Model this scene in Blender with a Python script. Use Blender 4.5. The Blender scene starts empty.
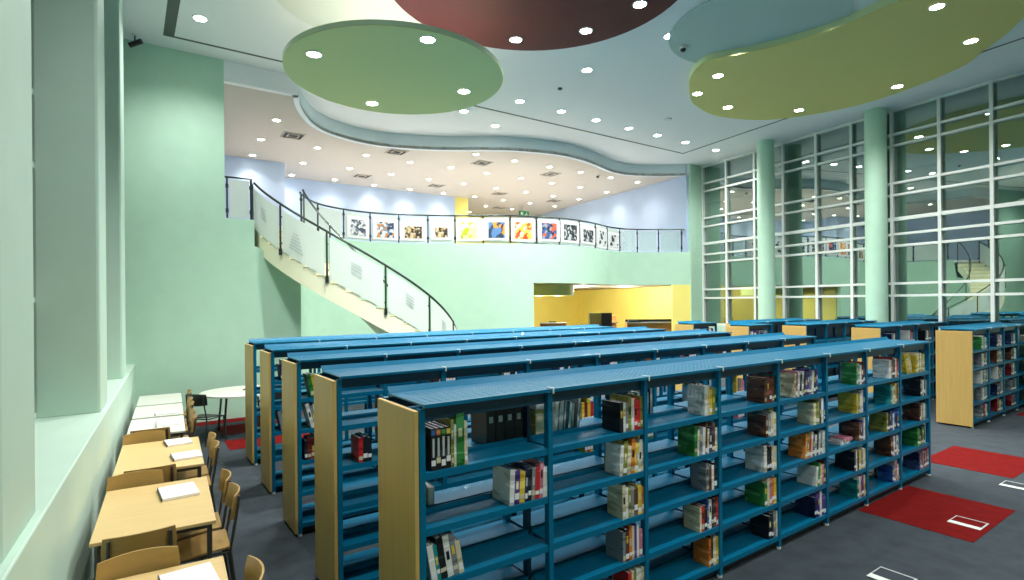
import bpy, bmesh, math, random
from mathutils import Vector, Matrix
R = math.radians
C = bpy.context.scene.collection
rnd = random.Random(7)

# ------------------------------------------------------------------ materials
def lin(c):
    return tuple(((v/255)/12.92 if v/255 <= .04045 else ((v/255+.055)/1.055)**2.4) for v in c)+(1,)
M = {}
def mat(name, rgb, rough=.6, metal=0, spec=.5, noise=None, bump=None, coat=0):
    m = bpy.data.materials.new(name); m.use_nodes = True
    nt = m.node_tree; b = nt.nodes['Principled BSDF']
    b.inputs['Base Color'].default_value = lin(rgb)
    b.inputs['Roughness'].default_value = rough
    b.inputs['Metallic'].default_value = metal
    b.inputs['Specular IOR Level'].default_value = spec
    b.inputs['Coat Weight'].default_value = coat
    if noise:
        sc, amt = noise[0], noise[1]
        stretch = noise[2] if len(noise) > 2 else (1, 1, 1)
        tc = nt.nodes.new('ShaderNodeTexCoord'); mp = nt.nodes.new('ShaderNodeMapping')
        mp.inputs['Scale'].default_value = stretch
        nz = nt.nodes.new('ShaderNodeTexNoise'); nz.inputs['Scale'].default_value = sc; nz.inputs['Detail'].default_value = 4
        rp = nt.nodes.new('ShaderNodeValToRGB')
        c = lin(rgb)
        rp.color_ramp.elements[0].position = .3; rp.color_ramp.elements[1].position = .7
        rp.color_ramp.elements[0].color = tuple(v*(1-amt) for v in c[:3])+(1,)
        rp.color_ramp.elements[1].color = tuple(min(1, v*(1+amt)) for v in c[:3])+(1,)
        nt.links.new(tc.outputs['Object'], mp.inputs['Vector']); nt.links.new(mp.outputs[0], nz.inputs['Vector'])
        nt.links.new(nz.outputs['Fac'], rp.inputs[0]); nt.links.new(rp.outputs[0], b.inputs['Base Color'])
        if bump:
            bp = nt.nodes.new('ShaderNodeBump'); bp.inputs['Strength'].default_value = bump; bp.inputs['Distance'].default_value = .01
            nt.links.new(nz.outputs['Fac'], bp.inputs['Height']); nt.links.new(bp.outputs[0], b.inputs['Normal'])
    M[name] = m
    return m
def emis(name, rgb, st):
    m = bpy.data.materials.new(name); m.use_nodes = True
    b = m.node_tree.nodes['Principled BSDF']
    b.inputs['Base Color'].default_value = lin(rgb)
    b.inputs['Emission Color'].default_value = lin(rgb); b.inputs['Emission Strength'].default_value = st
    M[name] = m
def art(name, cols, scale=6):
    m = bpy.data.materials.new(name); m.use_nodes = True
    nt = m.node_tree; b = nt.nodes['Principled BSDF']; b.inputs['Roughness'].default_value = .4
    tc = nt.nodes.new('ShaderNodeTexCoord'); v = nt.nodes.new('ShaderNodeTexVoronoi'); v.inputs['Scale'].default_value = scale
    sp = nt.nodes.new('ShaderNodeSeparateColor'); rp = nt.nodes.new('ShaderNodeValToRGB')
    rp.color_ramp.interpolation = 'CONSTANT'
    while len(rp.color_ramp.elements) < len(cols): rp.color_ramp.elements.new(.5)
    for i, c in enumerate(cols):
        rp.color_ramp.elements[i].position = i/len(cols); rp.color_ramp.elements[i].color = lin(c)
    nt.links.new(tc.outputs['Object'], v.inputs['Vector']); nt.links.new(v.outputs['Color'], sp.inputs[0])
    nt.links.new(sp.outputs[0], rp.inputs[0]); nt.links.new(rp.outputs[0], b.inputs['Base Color'])
    M[name] = m

mat('mint_wall', (180, 217, 193), .55, noise=(3, .03))
mat('mint_pale', (190, 217, 200), .5, noise=(3, .02))
mat('ceiling_white', (240, 241, 243), .8)
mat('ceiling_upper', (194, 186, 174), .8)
mat('soffit_blue', (216, 230, 234), .6)
mat('lilac_wall', (184, 204, 232), .7)
mat('yellow_wall', (240, 226, 124), .55)
mat('pale_green_soffit', (196, 206, 130), .6)
mat('carpet', (60, 68, 73), .95, noise=(5, .16), bump=.2, spec=.15)
mat('carpet_red', (106, 16, 15), .95, noise=(8, .12), bump=.2, spec=.1)
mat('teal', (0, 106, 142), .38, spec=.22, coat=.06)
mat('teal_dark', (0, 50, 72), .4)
mat('black_plinth', (12, 18, 24), .6)
mat('wood_panel', (204, 170, 98), .45, noise=(3, .07, (14, 14, .6)))
mat('wood_table', (214, 184, 126), .35, noise=(3, .05, (1, 12, 12)))
mat('wood_chair', (168, 134, 74), .4, noise=(3, .06, (1, 10, 10)))
mat('table_white', (214, 216, 204), .35)
mat('leg_metal', (92, 92, 90), .35, metal=.7)
mat('dark_metal', (48, 58, 56), .4, metal=.3)
mat('steel', (120, 128, 124), .25, metal=1)
mat('steel_dark', (62, 72, 70), .35, metal=.7)
mat('white_metal', (226, 232, 226), .4)
mat('white_paper', (238, 238, 240), .7)
mat('grey_print', (186, 194, 194), .7)
mat('cream_stair', (238, 238, 206), .55)
mat('tread', (190, 176, 130), .6)
mat('disc_green', (214, 222, 158), .7)
mat('disc_rim_green', (222, 240, 206), .6)
mat('disc_red', (84, 14, 14), .65)
mat('disc_yellow', (226, 214, 134), .7)
mat('disc_yellow_rim', (230, 236, 180), .6)
mat('disc_blue', (186, 204, 200), .7)
mat('vent_dark', (70, 66, 60), .8)
mat('black', (16, 17, 18), .4)
mat('olive_cabinet', (96, 92, 48), .5)
mat('orange_wood', (216, 160, 96), .5)
mat('grey_top', (150, 160, 156), .4)
mat('exit_green', (20, 130, 70), .5)
mat('slot_dark', (96, 104, 98), .8)
emis('lamp', (255, 250, 240), 60)
emis('lamp_warm', (255, 246, 225), 30)

def glass(name, refl, tint, body=0, rough=0.0):
    m = bpy.data.materials.new(name); m.use_nodes = True
    nt = m.node_tree; nt.nodes.clear()
    out = nt.nodes.new('ShaderNodeOutputMaterial')
    tr = nt.nodes.new('ShaderNodeBsdfTransparent'); tr.inputs[0].default_value = tint
    gl = nt.nodes.new('ShaderNodeBsdfGlossy'); gl.inputs['Roughness'].default_value = rough
    gl.inputs['Color'].default_value = (.85, .97, .92, 1)
    mx = nt.nodes.new('ShaderNodeMixShader'); mx.inputs[0].default_value = refl
    base = tr
    if body:
        df = nt.nodes.new('ShaderNodeBsdfDiffuse'); df.inputs[0].default_value = lin((236, 244, 240))
        tl = nt.nodes.new('ShaderNodeBsdfTranslucent'); tl.inputs[0].default_value = lin((236, 244, 240))
        dm = nt.nodes.new('ShaderNodeMixShader'); dm.inputs[0].default_value = .4
        nt.links.new(df.outputs[0], dm.inputs[1]); nt.links.new(tl.outputs[0], dm.inputs[2])
        bm_ = nt.nodes.new('ShaderNodeMixShader'); bm_.inputs[0].default_value = body
        nt.links.new(tr.outputs[0], bm_.inputs[1]); nt.links.new(dm.outputs[0], bm_.inputs[2])
        base = bm_
    nt.links.new(base.outputs[0], mx.inputs[1]); nt.links.new(gl.outputs[0], mx.inputs[2])
    nt.links.new(mx.outputs[0], out.inputs[0])
    M[name] = m
glass('window_glass', .36, (.5, .6, .58, 1))
glass('frosted_glass', .06, (.9, .97, .94, 1), .82, .05)
glass('clear_glass', .08, (.88, .95, .93, 1), .22, .0)

# ------------------------------------------------------------------ mesh builder
class MB:
    def __init__(s): s.v = []; s.f = []; s.mi = []; s.mats = []; s.m = 0
    def use(s, name):
        if name not in s.mats: s.mats.append(name)
        s.m = s.mats.index(name); return s
    def _add(s, vs, fs):
        o = len(s.v); s.v += [tuple(v) for v in vs]
        for f in fs: s.f.append(tuple(i+o for i in f)); s.mi.append(s.m)
    def box(s, x0, y0, z0, x1, y1, z1, T=None):
        vs = [Vector((x, y, z)) for z in (z0, z1) for y in (y0, y1) for x in (x0, x1)]
        if T: vs = [T @ v for v in vs]
        s._add(vs, [(0, 2, 3, 1), (4, 5, 7, 6), (0, 1, 5, 4), (2, 6, 7, 3), (0, 4, 6, 2), (1, 3, 7, 5)]); return s
    def prism(s, pts, z0, z1):
        n = len(pts)
        vs = [(p[0], p[1], z0) for p in pts]+[(p[0], p[1], z1) for p in pts]
        s._add(vs, [tuple(range(n))[::-1], tuple(range(n, 2*n))]+[(i, (i+1) % n, n+(i+1) % n, n+i) for i in range(n)]); return s
    def prism_axis(s, pts, a0, a1, T):       # pts in local xz, extruded along local y from a0 to a1, through T
        n = len(pts)
        vs = [T @ Vector((p[0], a0, p[1])) for p in pts]+[T @ Vector((p[0], a1, p[1])) for p in pts]
        s._add(vs, [tuple(range(n)), tuple(range(n, 2*n))[::-1]]+[(i, n+i, n+(i+1) % n, (i+1) % n) for i in range(n)]); return s
    def strip(s, line, th, z0, z1, closed=False):   # a wall of thickness th along a plan polyline; z0,z1 numbers or lists
        n = len(line); L = []
        for i, p in enumerate(line):
            a = Vector(line[max(0, i-1)]); b = Vector(line[min(n-1, i+1)])
            d = (b-a).normalized(); nn = Vector((-d.y, d.x)); L.append((Vector(p), Vector(p)+nn*th))
        g = lambda z, i: z[i] if isinstance(z, (list, tuple)) else z
        vs = []
        for i, (a, b) in enumerate(L):
            vs += [(a.x, a.y, g(z0, i)), (b.x, b.y, g(z0, i)), (b.x, b.y, g(z1, i)), (a.x, a.y, g(z1, i))]
        fs = []
        for i in range(n-1):
            o = 4*i
            for k in range(4): fs.append((o+k, o+(k+1) % 4, o+4+(k+1) % 4, o+4+k))
        fs += [(0, 3, 2, 1), (4*n-4, 4*n-3, 4*n-2, 4*n-1)]
        s._add(vs, fs); return s
    def tube(s, pts, r, n=8):
        pts = [Vector(p) for p in pts]; vs = []; up = Vector((0, 0, 1))
        for i, p in enumerate(pts):
            d = (pts[min(len(pts)-1, i+1)]-pts[max(0, i-1)]).normalized()
            a = d.cross(up if abs(d.z) < .95 else Vector((1, 0, 0))).normalized(); b = d.cross(a)
            rr = r[i] if isinstance(r, (list, tuple)) else r
            vs += [p+(a*math.cos(2*math.pi*k/n)+b*math.sin(2*math.pi*k/n))*rr for k in range(n)]
        fs = [tuple(range(n))[::-1], tuple(range(len(vs)-n, len(vs)))]
        for i in range(len(pts)-1):
            for k in range(n): fs.append((i*n+k, i*n+(k+1) % n, (i+1)*n+(k+1) % n, (i+1)*n+k))
        s._add(vs, fs); return s
    def cyl(s, x, y, z0, z1, r, n=24, r1=None):
        r1 = r if r1 is None else r1
        vs = [(x+r*math.cos(2*math.pi*k/n), y+r*math.sin(2*math.pi*k/n), z0) for k in range(n)]+[(x+r1*math.cos(2*math.pi*k/n), y+r1*math.sin(2*math.pi*k/n), z1) for k in range(n)]
        s._add(vs, [tuple(range(n))[::-1], tuple(range(n, 2*n))]+[(i, (i+1) % n, n+(i+1) % n, n+i) for i in range(n)]); return s
    def mesh(s, name):
        me = bpy.data.meshes.new(name); me.from_pydata(s.v, [], s.f)
        for m in (s.mats or ['white_metal']): me.materials.append(M[m])
        if s.mats:
            for p, i in zip(me.polygons, s.mi): p.material_index = i
        bm = bmesh.new(); bm.from_mesh(me); bmesh.ops.recalc_face_normals(bm, faces=bm.faces); bm.to_mesh(me); bm.free()
        return me
    def build(s, name, parent=None, loc=None, rotz=0, bevel=0, smooth=False):
        o = bpy.data.objects.new(name, s.mesh(name)); C.objects.link(o)
        if parent: o.parent = parent
        if loc: o.location = loc
        if rotz: o.rotation_euler.z = rotz
        if bevel:
            b = o.modifiers.new('b', 'BEVEL'); b.width = bevel; b.segments = 2; b.limit_method = 'ANGLE'
        if smooth:
            for p in o.data.polygons: p.use_smooth = True
            try: o.data.set_sharp_from_angle(angle=R(40))
            except Exception: pass
        return o
def B(m): return MB().use(m)
def tag(o, label=None, cat=None, group=None, kind=None):
    if label: o['label'] = label
    if cat: o['category'] = cat
    if group: o['group'] = group
    if kind: o['kind'] = kind
    return o
def empty(name, loc=(0, 0, 0), rz=0, label=None, cat=None, group=None):
    o = bpy.data.objects.new(name, None); C.objects.link(o); o.location = loc; o.rotation_euler.z = rz
    o.empty_display_size = .1
    return tag(o, label, cat, group)
def struct(o): o['kind'] = 'structure'; return o
def copy_tree(o, parent=None):
    c = o.copy(); C.objects.link(c); c.parent = parent
    for ch in list(o.children): copy_tree(ch, c)
    return c
ORD = ['first', 'second', 'third', 'fourth', 'fifth', 'sixth', 'seventh', 'eighth', 'ninth', 'tenth', 'eleventh', 'twelfth', 'thirteenth', 'fourteenth', 'fifteenth', 'sixteenth', 'seventeenth', 'eighteenth', 'nineteenth', 'twentieth']

# ------------------------------------------------------------------ world axes: +X runs along the bookcase rows, +Y towards the gallery
CEIL = 7.2; UPC = 6.8; UPF = 4.04
def wl(t): return -.57+.054*t                       # plan line of the side wall with the ledge
def ww(t): return 17.23+.147*(t-12.45)              # plan line of the window wall
YB = -6.0                                           # wall behind the viewer
curve_ctrl = [(3.05, 12.33), (3.25, 13.0), (3.6, 13.75), (3.98, 14.3), (4.5, 14.7), (5.3, 14.98), (6.2, 14.97), (7.2, 14.62), (8.0, 14.2), (9.0, 13.55), (9.9, 13.18), (10.9, 12.98), (11.8, 13.05), (12.75, 13.3), (13.9, 13.68), (14.8, 13.65), (15.7, 13.2), (16.56, 12.54)]
def catmull(p, n=8):
    o = []; q = [p[0]]+p+[p[-1]]
    for i in range(1, len(q)-2):
        a, b, c, d = q[i-1:i+3]
        for k in range(n):
            u = k/n
            o.append(tuple(.5*((2*b[j])+(-a[j]+c[j])*u+(2*a[j]-5*b[j]+4*c[j]-d[j])*u*u+(-a[j]+3*b[j]-3*c[j]+d[j])*u**3) for j in (0, 1)))
    o.append(p[-1]); return o
CV = catmull(curve_ctrl)
def cpt(i):
    k = min(int(i), len(CV)-2); f = i-k
    return tuple(CV[k][j]*(1-f)+CV[k+1][j]*f for j in (0, 1))

# ---- shell
struct(B('carpet').box(-3, YB-.1, -.1, 24, 26, 0).build('floor'))
struct(B('ceiling_white').box(-3, YB-.1, CEIL, 24, 26, CEIL+.1).build('ceiling'))
lw = B('mint_pale')
lw.prism([(wl(YB), YB), (wl(12.33), 12.33), (wl(12.33)-.62, 12.33), (wl(YB)-.62, YB)], 0, 1.22)
struct(lw.build('wall_left', bevel=.01))
for i, (a, b) in enumerate(((-5.6, -4.9), (-2.6, -1.9), (.3, 1.0), (3.1, 3.81), (6.95, 7.62), (9.95, 10.6))):
    p = [(wl(a)-.04, a), (wl(b)-.04, b), (wl(b)-.56, b), (wl(a)-.56, a)]
    struct(B('mint_pale').prism(p, 1.2, CEIL).build('wall_left_pier', bevel=.03))
# window strip behind the piers
wn = B('window_glass').prism([(wl(YB)-.6, YB), (wl(12.33)-.6, 12.33), (wl(12.33)-.61, 12.33), (wl(YB)-.61, YB)], 1.2, CEIL)
g = struct(wn.build('window_1'))
fr = B('white_metal')
for t in [YB+.2+1.1*k for k in range(17)]:
    fr.box(wl(t)-.62, t-.03, 1.2, wl(t)-.54, t+.03, CEIL)
for z in (1.25, 2.36, 3.65, 4.35, 5.3, 6.25, 7.1):
    fr.prism([(wl(YB)-.54, YB), (wl(12.33)-.54, 12.33), (wl(12.33)-.6, 12.33), (wl(YB)-.6, YB)], z-.025, z+.025)
fr.build('window_frame', g)
struct(B('mint_wall').box(-1.8, YB-.2, 0, 15.2, YB, CEIL).build('wall_back'))
# the far wall: tall panel, then a low part carrying the landing
struct(B('mint_wall').box(-.8, 12.33, 0, 1.6, 12.5, CEIL).build('wall_far'))
struct(B('mint_wall').box(1.6, 12.33, 0, 2.14, 12.48, UPF).build('wall_landing'))
struct(B('mint_wall').prism_axis([(2.14, 0), (3.05, 0), (3.05, 3.1), (2.14, 3.5)], 12.33, 12.47, Matrix.Identity(4)).build('wall_under_stair'))
struct(B('ceiling_white').box(1.6, 12.33, UPC-.008, 3.05, 12.48, CEIL).build('wall_bulkhead'))
K = 80.6                                             # where the opening starts along the curve
k0 = int(K)
KE = 131.0
low = CV[:k0+1]+[cpt(K)]
struct(B('mint_wall').strip(low, .16, 0, [3.05+.2*k/8 if k < 9 else UPF for k in range(len(low))]).build('wall_gallery'))
struct(B('mint_wall').strip([cpt(K)]+CV[k0+1:], .16, 2.87, UPF).build('wall_gallery_over_opening'))
struct(B('yellow_wall').strip([cpt(KE), cpt(134), cpt(136)], .17, 0, 2.87).build('wall_opening_jamb'))
struct(B('soffit_blue').strip(CV, .12, UPC-.008, CEIL).build('wall_ceiling_fascia', smooth=True))
# upper floor slab and upper ceiling share the outline of the curve
slab_in = [(x, y+.16) for x, y in CV]
struct(B('ceiling_white').prism([(1.6, 12.45), (2.13, 12.48), (2.2, 12.74), (3.3, 12.93)]+slab_in[9:]+[(17.3, 12.9), (18.6, 25), (0, 25), (0, 12.45)], UPF-.12, UPF-.02).build('floor_gallery'))
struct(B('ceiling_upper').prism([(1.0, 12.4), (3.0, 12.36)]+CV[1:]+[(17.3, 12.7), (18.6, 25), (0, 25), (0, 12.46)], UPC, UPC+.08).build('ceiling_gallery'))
struct(B('lilac_wall').box(0, 18.5, UPF, 4.0, 18.65, UPC).build('wall_gallery_back'))
struct(B('lilac_wall').box(4.0, 18.5, UPF, 4.12, 20.7, UPC).build('wall_gallery_return'))
struct(B('lilac_wall').box(4.0, 20.6, UPF, 11.45, 20.75, UPC).build('wall_gallery_rear'))
struct(B('lilac_wall').prism([(16.45, 12.6), (17.75, 24.6), (17.9, 24.6), (16.62, 12.6)], UPF, UPC+.4).build('wall_gallery_right'))
struct(B('lilac_wall').box(-.1, 12.5, UPF, .02, 18.6, UPC).build('wall_gallery_left'))
struct(B('yellow_wall').box(11.45, 20.62, UPF, 12.1, 20.8, UPC).build('wall_gallery_yellow'))
struct(B('yellow_wall').box(11.3, 24.6, UPF, 18, 24.75, UPC).build('wall_gallery_end'))
struct(B('mint_wall').prism([(16.56, 12.5), (17.4, 12.5), (17.5, 12.95), (16.56, 12.95)], 0, CEIL).build('wall_window_pier'))
# yellow room below the gallery
struct(B('yellow_wall').prism([(17.42, 12.96), (19.6, 22), (19.8, 22), (17.6, 12.96)], 0, 3.9).build('wall_yellow_right'))
struct(B('yellow_wall').box(9.0, 21.9, 0, 19.8, 22.05, 3.9).build('wall_yellow_rear'))
struct(B('yellow_wall').prism([(9.75, 13.45), (9.9, 13.45), (10.6, 22), (10.4, 22)], 0, 3.9).build('wall_yellow_left'))
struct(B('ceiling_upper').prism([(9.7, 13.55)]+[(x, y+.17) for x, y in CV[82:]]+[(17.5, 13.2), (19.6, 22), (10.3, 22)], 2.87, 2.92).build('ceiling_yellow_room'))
struct(B('pale_green_soffit').cyl(11.7, 15.2, 2.5, 2.869, 1.25, 48).build('trim_round_soffit', smooth=True))
struct(B('yellow_wall').box(11.9, 18.6, 0, 13.1, 18.8, 2.87).build('wall_yellow_stub'))

# ---- window wall
wb = B('mint_pale').prism([(ww(YB)-.05, YB), (ww(12.5)-.05, 12.5), (ww(12.5)+.25, 12.5), (ww(YB)+.25, YB)], 0, 1.42)
struct(wb.build('wall_right', bevel=.01))
g = struct(B('window_glass').prism([(ww(YB)+.05, YB), (ww(12.5)+.05, 12.5), (ww(12.5)+.06, 12.5), (ww(YB)+.06, YB)], 1.42, CEIL).build('window_2'))
fr = B('white_metal')
ms = [12.45, 11.39, 10.24, 9.19, 8.11, 7.09, 6.05, 4.98, 3.96, 2.9, 1.85, .8, -.25, -1.3, -2.35, -3.4, -4.45, -5.5]
for t in ms:
    fr.box(ww(t)-.06, t-.035, 1.42, ww(t)+.09, t+.035, CEIL)
for z in (1.45, 2.38, 2.69, 3.66, 3.96, 4.35, 4.97, 5.28, 6.25, 6.54, 7.16):
    h = .045 if z == 4.35 else .03
    fr.prism([(ww(YB)-.04, YB), (ww(12.5)-.04, 12.5), (ww(12.5)+.08, 12.5), (ww(YB)+.08, YB)], z-h, z+h)
fr.build('window_frame', g)
for (x, y) in ((16.2, 9.45), (15.95, 6.3), (15.45, 3.0), (15.0, -.2), (14.5, -3.4)):
    struct(B('mint_wall').cyl(x, y, 0, CEIL, .25, 40).build('column', smooth=True))
# bands reflected in the window glass, built as pale slabs outside it
for k, z in enumerate((1.0, 2.6, 4.2)):
    struct(B('mint_pale').box(19.5, -3, z, 27, 3.6, z+.35).build('reflected_gallery_slab'))

# slot recess around the ceiling
def bar(x0, y0, x1, y1): return B('slot_dark').box(x0, y0, CEIL-.006, x1, y1, CEIL+.001)
struct(bar(.55, -5, .72, 11.75).build('trim_1'))
struct(bar(.55, 11.72, 15.23, 11.78).build('trim_2'))
struct(B('slot_dark').prism([(15.23, 11.78), (15.17, 11.78), (13.85, 2.9), (13.0, -5), (13.06, -5), (13.9, 2.9)], CEIL-.006, CEIL+.001).build('trim_3'))

# ------------------------------------------------------------------ ceiling discs
def disc(name, pts, z0, z1, m_face, m_rim, label, stem=None):
    o = empty(name, (0, 0, 0), 0, label, 'ceiling panel', 'hanging coloured ceiling discs')
    B(m_rim).prism(pts, z0+.012, z1).build('rim', o, smooth=True)
    B(m_face).prism(pts, z0, z0+.011).build('face', o)
    if stem: B('ceiling_white').cyl(stem[0], stem[1], z1, CEIL, stem[2], 64).build('drum', o, smooth=True)
    return o
def circ(x, y, r, n=72): return [(x+r*math.cos(2*math.pi*k/n), y+r*math.sin(2*math.pi*k/n)) for k in range(n)]
disc('ceiling_disc', circ(3.66, 8.5, 1.745), 6.0, 6.08, 'disc_green', 'disc_rim_green', 'pale green round disc hung lowest from the ceiling, before the red one')
disc('ceiling_disc', circ(3.55, 7.9, 2.1), 7.12, CEIL-.002, 'table_white', 'table_white', 'white round ceiling disc half hidden above the green disc')
disc('ceiling_disc', circ(4.98, 6.38, 2.3), 7.04, CEIL-.002, 'disc_red', 'disc_red', 'dark red round disc on the ceiling behind the green disc')
disc('ceiling_disc', circ(9.3, 5.6, 1.5), 7.17, CEIL-.002, 'disc_blue', 'disc_blue', 'faint blue grey disc on the ceiling between red and yellow ones')
yel = catmull([(10.9, 8.2), (9.95, 7.5), (9.46, 6.74), (9.78, 6.1), (10.1, 5.2), (10.2, 4.4), (10.15, 3.6), (10.5, 2.6), (11.3, 2.2), (12.1, 2.45), (12.93, 2.95), (13.5, 3.45), (14.1, 4.0), (14.6, 5.25), (14.65, 6.56), (13.93, 7.99), (12.55, 8.58), (11.4, 8.42), (10.9, 8.2)], 5)[:-1]
disc('ceiling_disc', yel, 7.05, CEIL-.002, 'disc_yellow', 'disc_yellow_rim', 'long olive yellow kidney shaped panel on the ceiling by the windows')

# ------------------------------------------------------------------ downlights
lamp_mesh = {}
def make_light(r, mname):
    o = empty('ceiling_light')
    ring = B('white_metal')
    n = 20
    vs = []
    for (rr, zz) in ((r*1.25, 0), (r*1.2, -.012), (r, -.012), (r*.95, 0)):
        vs += [(rr*math.cos(2*math.pi*k/n), rr*math.sin(2*math.pi*k/n), zz) for k in range(n)]
    ring._add(vs, [(j*n+k, j*n+(k+1) % n, (j+1)*n+(k+1) % n, (j+1)*n+k) for j in range(3) for k in range(n)])
    ring.build('trim_ring', o)
    B(mname).cyl(0, 0, -.008, -.002, r*.94, 20).build('lens', o)
    return o
def place_lights(proto, pts, z, power, col, cone, labelf, group, blend=1, size=.06, drop=.03):
    used = False
    for i, (x, y) in enumerate(pts):
        zz = z(x, y) if callable(z) else z
        o = copy_tree(proto) if i or proto.get('used') else proto
        proto['used'] = 1
        o.location = (x, y, zz)
        tag(o, labelf(i, x, y), 'ceiling light', group)
        L = bpy.data.lights.get(group) or bpy.data.lights.new(group, 'SPOT' if cone < 180 else 'POINT')
        L.energy = power; L.color = col
        if L.type == 'SPOT': L.spot_size = R(cone); L.spot_blend = blend; L.shadow_soft_size = size
        lo = bpy.data.objects.new('spot', L); C.objects.link(lo); lo.location = (x, y, zz-drop)
big = make_light(.1, 'lamp')
def sector(x, y):
    return 'over the tables' if x < 3 else ('over the bookcases' if x < 9 else 'towards the windows')
row_n = {}
main_pts = [(1.04, 10.74), (8.0, 8.62), (8.26, 6.66), (9.55, 6.12), (9.96, 4.7), (7.87, 10.87), (9.18, 10.87), (10.4, 10.87), (11.67, 10.87), (12.88, 10.87), (14.18, 10.87)]
pre = ['single lamp in the plain ceiling beside the tall green wall', 'lone lamp in the white ceiling below the red disc', 'lamp in the faint blue grey disc near the dome camera', 'lamp in the ceiling beside the tip of the yellow panel', 'lamp in the white ceiling above the yellow panel edge']+['%s lamp of the straight row inside the ceiling slot, from the stairs' % ORD[k] for k in range(6)]
G_ = 'white downlights in the high ceiling'
PW = 450
place_lights(big, main_pts, CEIL-.001, PW, (1, .985, .97), 140, lambda i, x, y: pre[i], G_)
place_lights(big, [(15.76, 10.89), (8.38, 12.75), (7.08, 12.23), (5.81, 13.2)], CEIL-.001, PW, (1, .985, .97), 140, lambda i, x, y: ['lamp outside the ceiling slot beside the window wall pier', 'lamp just below the ceiling slot line, facing the gallery', 'lamp near the ceiling slot at the far edge of the green disc', 'lamp in the strip of ceiling between green disc and gallery'][i], G_)
place_lights(big, [(5.77, 8.08), (6.6, 7.13), (6.73, 6.01)], 7.038, PW, (1, .985, .97), 140, lambda i, x, y: ['%s lamp in the dark red ceiling disc, from the green disc' % ORD[i]][0], G_)
place_lights(big, [(10.25, 7.02), (12.13, 8.04), (13.82, 7.17), (14.14, 5.14), (12.8, 3.46), (10.82, 3.36), (10.75, 7.9)], 7.048, PW, (1, .985, .97), 140, lambda i, x, y: ['lamp at the upper edge of the narrow tip of the yellow panel', 'lamp in the yellow panel nearest the ceiling slot', 'lamp in the yellow panel above the thin round column', 'lamp in the yellow panel above the thick round column', 'lamp in the yellow panel at its wide rounded end', 'lamp in the yellow panel at its top edge in the picture', 'lamp at the lower edge of the narrow tip of the yellow panel'][i].replace('nearest', 'next to'), G_)
place_lights(big, [(2.28, 8.34), (3.47, 6.99), (4.84, 8.36), (3.72, 9.8)], 5.998, PW*.8, (1, .985, .97), 140, lambda i, x, y: ['lamp in the green disc on the side of the tall wall', 'lamp in the green disc at its upper rim', 'lamp in the green disc on the side of the red disc', 'lamp in the green disc on the side of the staircase'][i], G_)
# lamps of the same ceiling beyond the frame, behind the viewer
place_lights(big, [(2.5, 1.5), (6.5, 1.5), (10.5, .2), (2.5, -2.5), (6.5, -2.8), (11, -3.4), (1.3, 4.5)], CEIL-.001, PW, (1, .985, .97), 140, lambda i, x, y: 'white downlight in the high ceiling over the entrance side', 'white downlights over the entrance side')
small = make_light(.085, 'lamp_warm')
up = [(3.0, 14.3), (3.0, 16.2), (3.1, 18.05), (4.5, 16.2), (4.6, 18.2), (4.7, 20.1), (5.95, 16.2), (6.07, 18.1), (6.18, 20.03), (7.41, 16.25), (7.54, 18.12), (7.7, 20.16), (8.68, 14.29), (8.84, 16.18), (8.99, 18.12), (9.16, 20.11), (10.12, 14.29), (10.27, 16.19), (10.45, 18.11), (10.64, 20.11), (11.55, 14.3), (11.73, 16.17), (11.92, 18.13), (12.1, 20.07), (12.94, 14.3), (13.2, 16.23), (13.38, 18.13), (13.58, 20.09), (13.74, 21.78), (13.97, 23.65), (14.43, 14.35), (14.6, 16.19), (14.87, 18.2), (15.02, 20.05), (15.26, 21.81), (15.84, 14.34), (16.2, 16.34), (16.27, 18.12), (16.49, 20.06)]
def ulab(i, x, y):
    r = [14.3, 16.2, 18.1, 20.1, 21.8, 23.65]; j = min(range(6), key=lambda k: abs(r[k]-y))
    same = [p for p in up if min(range(6), key=lambda k: abs(r[k]-p[1])) == j]
    same.sort(); n = same.index((x, y))
    return '%s lamp from the stair side in the gallery ceiling, %s row from the curved edge' % (ORD[n], ORD[j])
place_lights(small, up, UPC-.001, 75, (1, .93, .84), 125, ulab, 'warm downlights in the low gallery ceiling')
yr = [(15.0, 17.6), (14.2, 15.6), (16.2, 15.4), (12.8, 20.2)]
place_lights(small, yr, 2.869, 130, (1, .93, .8), 180, lambda i, x, y: ['lamp deep in the yellow room ceiling', 'lamp in the yellow room ceiling beside the round soffit', 'lamp in the yellow room ceiling near the windows', 'lamp at the far back of the yellow room'][i], 'lamps of the yellow room', drop=.1)
place_lights(small, [(11.3, 14.6), (12.1, 14.6)], 2.499, 40, (1, .93, .8), 180, lambda i, x, y: ['lamp under the round soffit on the stair side', 'lamp under the round soffit on the window side'][i], 'lamps under the round soffit', drop=.08)
L = bpy.data.lights.new('cove lamp', 'AREA'); L.shape = 'DISK'; L.size = 2.4; L.energy = 25; L.color = (1, .97, .92); lo = bpy.data.objects.new('cove_lamp', L); C.objects.link(lo); lo.location = (3.66, 8.5, 6.1); lo.rotation_euler.x = math.pi

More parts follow.
